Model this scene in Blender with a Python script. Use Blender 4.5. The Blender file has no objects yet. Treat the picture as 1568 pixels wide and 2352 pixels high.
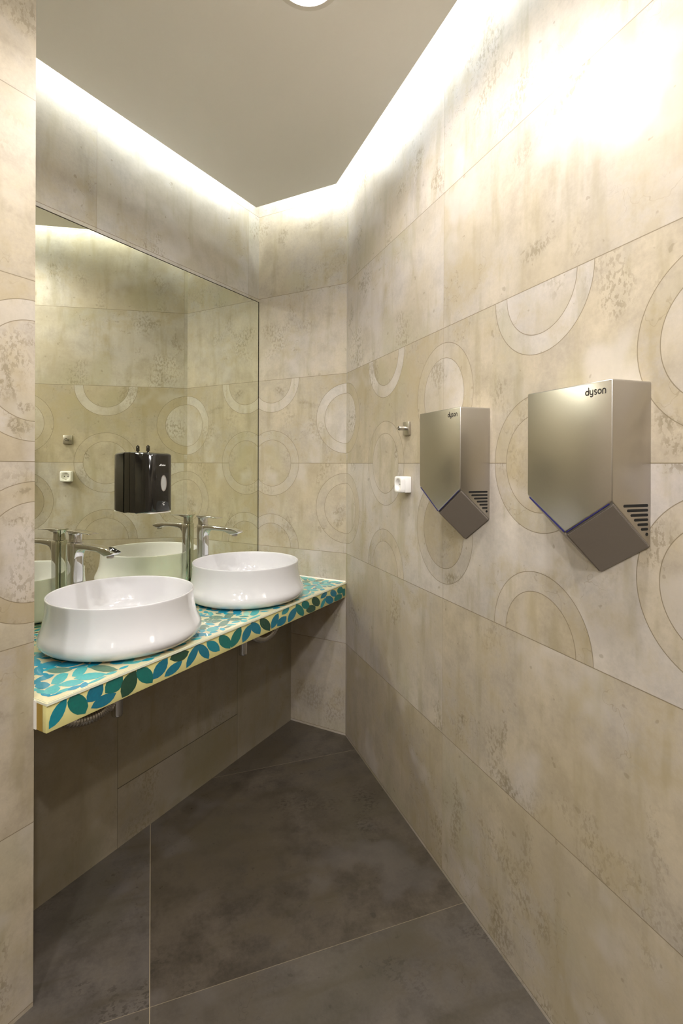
import bpy, bmesh, math, random
from mathutils import Vector, Matrix
PI = math.pi
scene = bpy.context.scene
COL = scene.collection
random.seed(7)

# ------------------------------------------------------------------ camera
CAM_Z = 1.3575
cd = bpy.data.cameras.new('camera')
cd.sensor_fit = 'VERTICAL'; cd.sensor_height = 36.0
cd.lens = 1192.55 / 2352 * 36.0
cd.shift_y = -(1176 - 1066.16) / 2352
cd.clip_start = 0.02
cam = bpy.data.objects.new('camera', cd)
COL.objects.link(cam)
cam.matrix_world = (Matrix.Translation((1.801, 0, CAM_Z)) @ Matrix.Rotation(math.radians(29.4203), 4, 'Z')
                    @ Matrix.Rotation(math.radians(90 - 0.0245), 4, 'X') @ Matrix.Rotation(math.radians(0.194), 4, 'Z'))
scene.camera = cam

# ------------------------------------------------------------------ world, exposure
w = bpy.data.worlds.new('world'); scene.world = w; w.use_nodes = True
w.node_tree.nodes['Background'].inputs[0].default_value = (1, 0.96, 0.9, 1)
w.node_tree.nodes['Background'].inputs[1].default_value = 0.0
vs = scene.view_settings
vs.view_transform = 'Standard'; vs.look = 'None'; vs.gamma = 1.0; vs.exposure = 0.17; vs.use_curve_mapping = False
scene.cycles.caustics_reflective = True
scene.cycles.blur_glossy = 0.0
scene.cycles.sample_clamp_indirect = 0.0
scene.cycles.use_guiding = True
scene.cycles.max_bounces = 7
scene.cycles.diffuse_bounces = 4
scene.cycles.glossy_bounces = 5
scene.cycles.adaptive_threshold = 0.04

# ------------------------------------------------------------------ light settings (lamps are built further down)
SPOT_COL = (1.0, 0.975, 0.955)
COVE_COL = (0.90, 0.98, 1.0)
PANEL_Z = CAM_Z + 1.32
SLAB_Z = PANEL_Z + 0.17
SPOTS = [  # x, y, watts
    (1.02, 1.185, 32.0), (1.47, 0.66, 31.0), (2.05, -0.20, 52.0),
    (1.55, -0.60, 42.0), (1.25, -1.25, 36.0), (2.15, -1.20, 30.0)]
SPOT_ANGLE = 165; SPOT_BLEND = 0.42
COVE_W = 4.3     # watts per metre of strip

# ------------------------------------------------------------------ plan (metres; x = distance from the mirror, y = depth)
CB = Vector((0.5473, 2.2712)); AB = Vector((0.0, 2.2642))      # ends of the short back wall
RD = Vector((0.76015, -0.64975)); RN = Vector((-0.64975, -0.76015))   # along the dryer wall / out of it
PIER_X, PIER_Y = 0.4968, 0.7535
REAR_Y = -1.75; FAR_X = 2.98
JZ = 1.361            # height of the middle tile joint
TOPZ = SLAB_Z
ZC = CAM_Z - 0.588    # counter top
ZCB = ZC - 0.0755     # counter underside
R_LEN = (FAR_X - CB.x) / RD.x
RE = CB + RD * R_LEN
def on_r(t, o, z):
    p = CB + RD * t + RN * o
    return Vector((p.x, p.y, z))

# ------------------------------------------------------------------ node helpers
class N:
    """tiny expression wrapper over shader math nodes"""
    def __init__(s, nt, sock): s.nt, s.s = nt, sock
    @staticmethod
    def m(nt, op, *a, clamp=False):
        n = nt.nodes.new('ShaderNodeMath'); n.operation = op; n.use_clamp = clamp
        for i, x in enumerate(a):
            if isinstance(x, N): nt.links.new(x.s, n.inputs[i])
            else: n.inputs[i].default_value = x
        return N(nt, n.outputs[0])
    def __add__(a, b): return N.m(a.nt, 'ADD', a, b)
    def __radd__(a, b): return N.m(a.nt, 'ADD', b, a)
    def __sub__(a, b): return N.m(a.nt, 'SUBTRACT', a, b)
    def __rsub__(a, b): return N.m(a.nt, 'SUBTRACT', b, a)
    def __mul__(a, b): return N.m(a.nt, 'MULTIPLY', a, b)
    def __rmul__(a, b): return N.m(a.nt, 'MULTIPLY', b, a)
    def __truediv__(a, b): return N.m(a.nt, 'DIVIDE', a, b)
    def lt(a, b): return N.m(a.nt, 'LESS_THAN', a, b)
    def gt(a, b): return N.m(a.nt, 'GREATER_THAN', a, b)
    def abs(a): return N.m(a.nt, 'ABSOLUTE', a)
    def floor(a): return N.m(a.nt, 'FLOOR', a)
    def round(a): return N.m(a.nt, 'ROUND', a)
    def sqrt(a): return N.m(a.nt, 'SQRT', a)
    def mod2(a): return N.m(a.nt, 'FLOORED_MODULO', a, 2.0)
    def max(a, b): return N.m(a.nt, 'MAXIMUM', a, b)
    def min(a, b): return N.m(a.nt, 'MINIMUM', a, b)
    def step(a, lo, hi):
        n = a.nt.nodes.new('ShaderNodeMapRange'); n.interpolation_type = 'SMOOTHSTEP'
        a.nt.links.new(a.s, n.inputs[0]); n.inputs[1].default_value = lo; n.inputs[2].default_value = hi
        return N(a.nt, n.outputs[0])

def vec(nt, x, y, z):
    n = nt.nodes.new('ShaderNodeCombineXYZ')
    for i, a in enumerate((x, y, z)):
        if isinstance(a, N): nt.links.new(a.s, n.inputs[i])
        else: n.inputs[i].default_value = a
    return n.outputs[0]
def noise(nt, v, scale, detail=4, rough=.55, dist=0.0, dim='2D'):
    n = nt.nodes.new('ShaderNodeTexNoise'); n.noise_dimensions = dim; nt.links.new(v, n.inputs['Vector'])
    n.inputs['Scale'].default_value = scale; n.inputs['Detail'].default_value = detail
    n.inputs['Roughness'].default_value = rough; n.inputs['Distortion'].default_value = dist
    return N(nt, n.outputs[0])
def mixc(nt, f, a, b, mode='MIX'):
    n = nt.nodes.new('ShaderNodeMix'); n.data_type = 'RGBA'; n.blend_type = mode
    if isinstance(f, N): nt.links.new(f.s, n.inputs[0])
    else: n.inputs[0].default_value = f
    for i, x in ((6, a), (7, b)):
        if isinstance(x, tuple): n.inputs[i].default_value = (*x, 1)
        else: nt.links.new(x, n.inputs[i])
    return n.outputs[2]
def grey(nt, f):
    n = nt.nodes.new('ShaderNodeCombineColor')
    for i in range(3): nt.links.new(f.s, n.inputs[i])
    return n.outputs[0]
def new_mat(name):
    m = bpy.data.materials.new(name); m.use_nodes = True
    return m, m.node_tree, m.node_tree.nodes['Principled BSDF']

def simple(name, col, rough=.4, metal=0.0, coat=0.0, var=0.04, scale=30.0, bump=0.0, aniso=0.0, spec=.5):
    m, nt, b = new_mat(name)
    tc = nt.nodes.new('ShaderNodeTexCoord')
    n = noise(nt, tc.outputs['Object'], scale, 2, dim='3D')
    c = mixc(nt, n, tuple(max(0, x * (1 - var)) for x in col), tuple(min(1, x * (1 + var)) for x in col))
    nt.links.new(c, b.inputs['Base Color'])
    b.inputs['Roughness'].default_value = rough; b.inputs['Metallic'].default_value = metal
    b.inputs['Coat Weight'].default_value = coat; b.inputs['Coat Roughness'].default_value = .03
    b.inputs['Specular IOR Level'].default_value = spec
    if bump:
        bn = nt.nodes.new('ShaderNodeBump'); bn.inputs['Strength'].default_value = bump; bn.inputs['Distance'].default_value = .002
        nt.links.new(n.s, bn.inputs['Height']); nt.links.new(bn.outputs[0], b.inputs['Normal'])
    return m

def concrete(name, seed, con=1.0, base=(.465, .395, .295), cool=(.480, .435, .395), stain_c=(.19, .155, .09), rings=False, usplit=0.0, upitch=.9,
             vpitch=.45, hrange=None, spots=(), line=.0011, line_c=(.17, .135, .08), rough=.42, stain_amt=.5, vlines=True, line_mix=.8, warm=1.0):
    m, nt, b = new_mat(name)
    uv = nt.nodes.new('ShaderNodeUVMap'); sx = nt.nodes.new('ShaderNodeSeparateXYZ'); nt.links.new(uv.outputs[0], sx.inputs[0])
    u, v = N(nt, sx.outputs[0]), N(nt, sx.outputs[1])
    row = (v / vpitch).floor(); colm = ((u - usplit) / upitch).floor()
    hline = ((v - (v / vpitch).round() * vpitch).abs()).lt(line)
    if hrange: hline = hline * u.gt(hrange[0]) * u.lt(hrange[1]); row = row * u.gt(hrange[0]) * u.lt(hrange[1])
    uu = u - usplit
    vline = ((uu - (uu / upitch).round() * upitch).abs()).lt(line * .7)
    ringid = None
    if rings:
        k = (u / .4575).round(); par = k.mod2()
        du = u - k * .4575
        vs_ = v - .225 * (1 - par)
        cen = (vs_ / .45).round(); dv = vs_ - cen * .45
        d = (du * du + dv * dv).sqrt()
        band = v.abs().lt(.4502)
        disc = d.lt(.125) * band; rg = d.lt(.175) * band - disc
        edge = ((d - .125).abs().lt(line * .9)).max((d - .175).abs().lt(line * .9)) * band
        hline = hline * (1 - disc * v.abs().lt(.3) * par)
        inside = disc + rg
        # ring id: column, centre, disc/ring, half for the ring only
        half = v.gt(0) * rg
        row = row * (1 - inside) + (cen * 3.1 + 20 + half) * inside
        colm = colm * (1 - inside) + (k * 1.7 + 40 + disc * 5) * inside
        ringid = rg
        lines = hline.max(edge)
    else:
        lines = hline
    if vlines: lines = lines.max(vline * .6)
    wn = nt.nodes.new('ShaderNodeTexWhiteNoise'); wn.noise_dimensions = '3D'
    nt.links.new(vec(nt, row + .5, colm + .5, seed + .37), wn.inputs['Vector'])
    idv = N(nt, wn.outputs['Value'])
    idc = nt.nodes.new('ShaderNodeSeparateColor'); nt.links.new(wn.outputs['Color'], idc.inputs[0])
    id2, id3 = N(nt, idc.outputs[1]), N(nt, idc.outputs[2])
    P = vec(nt, u + id2 * 57.0, v + id3 * 43.0, 0.0)
    Ps = vec(nt, u * 5.0 + id2 * 57.0, v * .9 + idv * 31.0, 0.0)
    big = noise(nt, P, 2.3, 2, .55); med = noise(nt, P, 8.5, 5, .68); fine = noise(nt, P, 80, 3, .75)
    streak = noise(nt, Ps, 3.2, 3, .6)
    f1 = (big * .75 + idv * .5 - .12).step(.2, .8)
    if ringid is not None: f1 = (f1 + ringid * .28 * (id2 * 2 - .3)).min(1.0)
    c = mixc(nt, f1, base, cool)
    val = .93 + con * (.24 * (med.step(.25, .75) - .5) + .13 * (idv - .5) + .22 * (fine - .5))
    if ringid is not None: val = val + ringid * .02
    c = mixc(nt, 1.0, c, grey(nt, val), 'MULTIPLY')
    # soft brown clouding, vertical runs
    c = mixc(nt, (streak.step(.50, .76) * .42 * warm), c, tuple(x * .62 for x in base[:2]) + (base[2] * .48,))
    c = mixc(nt, (med * big).step(.22, .42) * .55 * warm, c, (base[0] * .68, base[1] * .64, base[2] * .46))
    c = mixc(nt, noise(nt, P, 1.7, 3, .6).step(.46, .66) * .40 * warm, c, (base[0] * .80, base[1] * .77, base[2] * .64))
    c = mixc(nt, noise(nt, P, 2.2, 2, .55).step(.56, .72) * .35 * warm, c, (base[0] * .74, base[1] * .80, base[2] * .68))
    c = mixc(nt, noise(nt, P, 2.9, 3, .62).step(.56, .70) * .45 * warm, c, (min(1, cool[0] * 1.10), cool[1] * 1.11, cool[2] * 1.16))
    # stains: coarse mask x fine mask
    mk = noise(nt, P, 3.1, 3, .6).step(.58, .74)
    fm = noise(nt, vec(nt, u * 1.6 + id2 * 35, v + id3 * 25, 0.0), 60, 3, .64, 0).step(.50, .58)
    st = mk * fm
    sp = noise(nt, P, 26, 2, .5).step(.76, .79)
    st = st.max(sp * .7)
    if spots:
        acc = None
        uw = u + (med - .5) * .13 + (fine - .5) * .03; vw = v + (big - .5) * .18 + (fine - .5) * .03
        for (su, sv, ru, rv, k_) in spots:
            a, e = (uw - su) / ru, (vw - sv) / rv
            q = (1 - (a * a + e * e).sqrt()).max(0.0).step(0.0, .75) * k_
            acc = q if acc is None else acc.max(q)
        fs = noise(nt, vec(nt, u * 1.5 + seed, v, 0.0), 62, 3, .64, 0)
        st = st.max(acc * (fs + acc * .08).step(.52, .60) * 1.2)
        c = mixc(nt, acc * .22, c, tuple(x * .62 for x in base))
    c = mixc(nt, st * stain_amt, c, stain_c)
    # hair cracks
    ck = (noise(nt, P, 5.2, 4, .6) - .5).abs().lt(.0032) * (big - .5).step(.02, .12)
    c = mixc(nt, ck * .35, c, stain_c)
    c = mixc(nt, lines * line_mix, c, line_c)
    nt.links.new(c, b.inputs['Base Color'])
    nt.links.new((rough + (med - .5) * .25 + st * .2).s, b.inputs['Roughness']); b.inputs['Specular IOR Level'].default_value = .38
    bn = nt.nodes.new('ShaderNodeBump'); bn.inputs['Strength'].default_value = .35; bn.inputs['Distance'].default_value = .0015
    nt.links.new(noise(nt, vec(nt, u, v, 0.0), 5.0, 3, .62).s, bn.inputs['Height']); nt.links.new(bn.outputs[0], b.inputs['Normal'])
    return m

# ------------------------------------------------------------------ mesh helpers
def link(name, bm, mats, parent=None, smooth=False, loc=None, angle=35):
    me = bpy.data.meshes.new(name); bm.normal_update(); bm.to_mesh(me); bm.free()
    if not isinstance(mats, (list, tuple)): mats = [mats]
    for m in mats: me.materials.append(m)
    if smooth:
        for p in me.polygons: p.use_smooth = True
        if angle < 180: me.set_sharp_from_angle(angle=math.radians(angle))
    o = bpy.data.objects.new(name, me); COL.objects.link(o)
    if parent: o.parent = parent
    if loc is not None: o.location = loc
    return o
def tag(o, label=None, cat=None, group=None, kind=None):
    if label: o['label'] = label
    if cat: o['category'] = cat
    if group: o['group'] = group
    if kind: o['kind'] = kind
    return o
def empty(name, loc, rot=0.0):
    o = bpy.data.objects.new(name, None); COL.objects.link(o); o.location = loc; o.rotation_euler = (0, 0, rot); o.empty_display_size = .05
    return o
def box(bm, x0, x1, y0, y1, z0, z1, bev=0.0, seg=2, mi=0):
    g = bmesh.ops.create_cube(bm, size=1.0)['verts']
    for v in g: v.co = Vector(((x0 + x1) / 2 + v.co.x * (x1 - x0), (y0 + y1) / 2 + v.co.y * (y1 - y0), (z0 + z1) / 2 + v.co.z * (z1 - z0)))
    fs = {f for v in g for f in v.link_faces}
    for f in fs: f.material_index = mi
    if bev:
        es = {e for v in g for e in v.link_edges}
        bmesh.ops.bevel(bm, geom=list(es), offset=bev, segments=seg, profile=.5, affect='EDGES')
def prism(bm, pts, z0, z1, mi=0):
    """vertical prism over a plan polygon (counter-clockwise)"""
    a = [bm.verts.new((p[0], p[1], z0)) for p in pts]; b = [bm.verts.new((p[0], p[1], z1)) for p in pts]
    n = len(pts); fs = [bm.faces.new(a[::-1]), bm.faces.new(b)]
    for i in range(n): fs.append(bm.faces.new((a[i], a[(i + 1) % n], b[(i + 1) % n], b[i])))
    for f in fs: f.material_index = mi
    return fs
def loft(bm, rings, closed=True, cap0=True, cap1=True, mi=0):
    vr = [[bm.verts.new(p) for p in r] for r in rings]
    n = len(rings[0]); fs = []
    for a, b in zip(vr, vr[1:]):
        for i in range(n if closed else n - 1):
            fs.append(bm.faces.new((a[i], a[(i + 1) % n], b[(i + 1) % n], b[i])))
    if cap0: fs.append(bm.faces.new(vr[0][::-1]))
    if cap1: fs.append(bm.faces.new(vr[-1]))
    for f in fs: f.material_index = mi
    return fs
def tube(bm, path, r, seg=16, mi=0):
    path = [Vector(p) for p in path]; rings = []
    rr = r if isinstance(r, (list, tuple)) else [r] * len(path)
    up = None
    for i, p in enumerate(path):
        d = (path[min(i + 1, len(path) - 1)] - path[max(i - 1, 0)]).normalized()
        if up is None: up = d.orthogonal().normalized()
        up = (up - d * up.dot(d)).normalized(); s = d.cross(up)
        rings.append([p + (up * math.cos(a) + s * math.sin(a)) * rr[i] for a in [2 * PI * k / seg for k in range(seg)]])
    loft(bm, rings, mi=mi)
def structure(name, bm, m):
    return tag(link(name, bm, m), kind='structure')
FASCIA_LEAVES=[[0,[[0.7603,0.7021],[0.7751,0.7044],[0.7864,0.7105],[0.7954,0.7192],[0.8019,0.7303],[0.8061,0.7439],[0.8062,0.7605],[0.7907,0.7583],[0.7794,0.7518],[0.7706,0.7431],[0.7643,0.7321],[0.7604,0.7189]]],[3,[[0.8156,0.7605],[0.8078,0.7492],[0.81,0.7368],[0.8155,0.7255],[0.8238,0.7152],[0.8356,0.7058],[0.8581,0.6999],[0.8663,0.7163],[0.8639,0.7292],[0.8581,0.7409],[0.8494,0.7513],[0.8374,0.7604]]],[1,[[0.8617,0.7281],[0.8782,0.7226],[0.8905,0.7224],[0.9002,0.7256],[0.9071,0.7324],[0.9111,0.7426],[0.9105,0.7583],[0.8933,0.7605],[0.8809,0.7605],[0.8715,0.7601],[0.8649,0.7534],[0.8611,0.7434]]],[1,[[0.8736,0.7072],[0.8909,0.6998],[0.9061,0.697],[0.9199,0.6972],[0.9323,0.7005],[0.9431,0.707],[0.9514,0.7185],[0.9327,0.726],[0.917,0.7285],[0.9033,0.7281],[0.8913,0.7246],[0.8812,0.7182]]],[3,[[0.9159,0.7315],[0.9346,0.7232],[0.9487,0.7213],[0.9599,0.7235],[0.9679,0.7299],[0.9728,0.7405],[0.9724,0.7577],[0.9528,0.7605],[0.9386,0.7605],[0.9278,0.7605],[0.9201,0.7583],[0.9156,0.748]]],[4,[[0.9698,0.6973],[0.9901,0.6969],[1.0042,0.7019],[1.0143,0.7103],[1.0201,0.7223],[1.0217,0.7377],[1.0164,0.7584],[0.9955,0.7581],[0.9815,0.7527],[0.9718,0.7442],[0.9663,0.7325],[0.9648,0.7175]]],[3,[[1.02,0.7605],[1.0172,0.7513],[1.0204,0.7378],[1.0275,0.7259],[1.0386,0.7156],[1.0539,0.7068],[1.0759,0.7006],[1.0789,0.7174],[1.0755,0.7314],[1.0679,0.7436],[1.0565,0.7539],[1.0412,0.7605]]],[1,[[1.0774,0.71],[1.0965,0.7087],[1.1108,0.7121],[1.1219,0.7184],[1.1299,0.7277],[1.1345,0.74],[1.1339,0.7569],[1.114,0.7577],[1.0997,0.754],[1.0888,0.7476],[1.0812,0.7384],[1.0768,0.7264]]],[1,[[1.1204,0.7029],[1.1385,0.6993],[1.1536,0.6997],[1.1668,0.7026],[1.1782,0.708],[1.1874,0.7161],[1.1934,0.7284],[1.1742,0.7318],[1.1588,0.7312],[1.1457,0.7281],[1.1347,0.7226],[1.126,0.7147]]],[4,[[1.142,0.7489],[1.1605,0.7371],[1.1764,0.7313],[1.1907,0.7293],[1.2034,0.7313],[1.2142,0.7372],[1.2221,0.7495],[1.2024,0.7605],[1.186,0.7605],[1.1718,0.7605],[1.1595,0.7605],[1.1493,0.7605]]],[1,[[1.2099,0.699],[1.2274,0.7031],[1.2407,0.7106],[1.2513,0.7201],[1.2591,0.7317],[1.2641,0.7453],[1.2645,0.7605],[1.2463,0.7574],[1.2329,0.7496],[1.2225,0.74],[1.215,0.7286],[1.2103,0.7153]]],[1,[[1.2645,0.7605],[1.2612,0.7495],[1.2636,0.7378],[1.2694,0.7266],[1.2789,0.7159],[1.292,0.7056],[1.3111,0.696],[1.3145,0.7089],[1.3121,0.7209],[1.3059,0.7324],[1.2962,0.7432],[1.2831,0.7532]]],[0,[[1.3006,0.7572],[1.3027,0.7427],[1.3091,0.7313],[1.3183,0.722],[1.3303,0.7145],[1.3454,0.709],[1.3651,0.7067],[1.3629,0.7218],[1.3562,0.7334],[1.3466,0.7429],[1.3344,0.7503],[1.3195,0.7554]]],[3,[[1.3638,0.7605],[1.3591,0.7489],[1.3614,0.7366],[1.3682,0.7254],[1.3795,0.7151],[1.3955,0.7057],[1.4192,0.6978],[1.4242,0.7122],[1.4218,0.7249],[1.4146,0.7364],[1.4029,0.7467],[1.3868,0.7558]]],[3,[[1.4234,0.699],[1.4445,0.7016],[1.4596,0.7082],[1.4708,0.7173],[1.4779,0.729],[1.4809,0.7432],[1.4773,0.7605],[1.4555,0.7581],[1.4405,0.7512],[1.4296,0.742],[1.4228,0.7305],[1.4199,0.7167]]],[1,[[1.4856,0.6991],[1.5049,0.7014],[1.5185,0.7073],[1.5284,0.7154],[1.5346,0.7258],[1.5369,0.7384],[1.5332,0.7545],[1.5134,0.7517],[1.4999,0.7456],[1.4902,0.7374],[1.4843,0.7272],[1.482,0.7149]]],[1,[[1.5357,0.7605],[1.5306,0.7497],[1.5326,0.7384],[1.5389,0.728],[1.5497,0.7183],[1.5652,0.7092],[1.5882,0.7013],[1.5935,0.714],[1.5914,0.7255],[1.5848,0.7362],[1.5736,0.746],[1.558,0.7548]]],[4,[[1.5894,0.7605],[1.5849,0.7514],[1.5877,0.7391],[1.5951,0.7275],[1.6073,0.7166],[1.6243,0.7063],[1.6493,0.6972],[1.6541,0.7112],[1.6512,0.7239],[1.6434,0.7358],[1.6308,0.7468],[1.6137,0.7567]]],[1,[[1.6598,0.7017],[1.6788,0.704],[1.6922,0.7095],[1.7018,0.7171],[1.7077,0.7268],[1.7098,0.7385],[1.7058,0.7533],[1.6863,0.7506],[1.673,0.7449],[1.6636,0.7372],[1.6579,0.7277],[1.6559,0.7163]]],[1,[[1.6972,0.7017],[1.7182,0.6974],[1.7341,0.6973],[1.7468,0.7],[1.756,0.7056],[1.7618,0.7139],[1.7621,0.7267],[1.7404,0.7309],[1.7244,0.7308],[1.712,0.7279],[1.703,0.7224],[1.6975,0.7142]]],[2,[[1.7285,0.7409],[1.7442,0.7378],[1.7564,0.7377],[1.7665,0.7396],[1.7744,0.7434],[1.78,0.7492],[1.7819,0.7581],[1.7657,0.7605],[1.7533,0.7605],[1.7434,0.7592],[1.7357,0.7554],[1.7303,0.7497]]],[1,[[1.7741,0.6971],[1.796,0.6984],[1.8119,0.7034],[1.8239,0.7107],[1.8319,0.7203],[1.8358,0.7322],[1.8332,0.7477],[1.8106,0.7458],[1.7947,0.7406],[1.783,0.7332],[1.7753,0.7237],[1.7716,0.7121]]],[3,[[1.8331,0.7605],[1.8275,0.7494],[1.8293,0.7376],[1.8359,0.7261],[1.8473,0.7149],[1.8636,0.7038],[1.888,0.695],[1.8939,0.7055],[1.892,0.7176],[1.8851,0.7294],[1.8733,0.7407],[1.8569,0.7516]]],[3,[[1.8934,0.7605],[1.8765,0.7557],[1.8737,0.7488],[1.8754,0.7418],[1.8812,0.7345],[1.8914,0.7269],[1.9161,0.7183],[1.9335,0.7244],[1.9364,0.7313],[1.9347,0.7385],[1.9287,0.746],[1.9181,0.7536]]],[4,[[1.9103,0.7102],[1.9328,0.697],[1.9488,0.695],[1.9628,0.695],[1.9749,0.695],[1.9849,0.698],[1.9878,0.712],[1.9644,0.7253],[1.9482,0.7292],[1.9343,0.7301],[1.9226,0.7284],[1.913,0.7238]]],[4,[[1.9696,0.7605],[1.9556,0.7514],[1.9557,0.7424],[1.9602,0.7336],[1.9689,0.7248],[1.9822,0.7162],[2.0101,0.7077],[2.0248,0.7172],[2.0247,0.7264],[2.0199,0.7355],[2.0109,0.7444],[1.9973,0.753]]],[1,[[2.0307,0.7386],[2.0482,0.7357],[2.0617,0.7358],[2.0728,0.7378],[2.0813,0.7417],[2.0871,0.7476],[2.0888,0.7566],[2.0707,0.7595],[2.0571,0.7593],[2.0462,0.7572],[2.0379,0.7533],[2.0322,0.7474]]],[2,[[2.031,0.695],[2.0455,0.6953],[2.0562,0.7005],[2.0644,0.7069],[2.0701,0.7144],[2.0733,0.7232],[2.0724,0.7337],[2.0575,0.7302],[2.0469,0.7249],[2.0388,0.7185],[2.0332,0.711],[2.0301,0.7024]]],[1,[[2.081,0.7385],[2.071,0.7268],[2.0741,0.7178],[2.0814,0.7095],[2.0926,0.702],[2.1082,0.6952],[2.1376,0.695],[2.1481,0.7029],[2.1448,0.7122],[2.1371,0.7206],[2.1256,0.7281],[2.1098,0.7348]]],[1,[[2.1306,0.7577],[2.1178,0.7502],[2.1175,0.7433],[2.1212,0.7367],[2.1285,0.7302],[2.14,0.7238],[2.1643,0.7179],[2.1776,0.7254],[2.1778,0.7324],[2.174,0.7391],[2.1664,0.7457],[2.1548,0.7521]]],[3,[[2.1557,0.698],[2.1802,0.695],[2.1985,0.695],[2.213,0.695],[2.2234,0.695],[2.2297,0.7024],[2.2293,0.7151],[2.204,0.7219],[2.1856,0.7236],[2.1714,0.7222],[2.1613,0.7178],[2.1553,0.7104]]],[3,[[2.1959,0.7249],[2.2196,0.7211],[2.231,0.723],[2.2384,0.7268],[2.2422,0.7321],[2.2419,0.7393],[2.229,0.752],[2.2052,0.7555],[2.194,0.7535],[2.1868,0.7498],[2.1832,0.7445],[2.1834,0.7375]]],[3,[[2.2492,0.6998],[2.2611,0.7041],[2.262,0.7099],[2.262,0.7165],[2.262,0.7241],[2.262,0.7324],[2.2524,0.7421],[2.2406,0.7376],[2.2346,0.7318],[2.2323,0.7252],[2.2336,0.7178],[2.2385,0.7095]]]]
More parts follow.
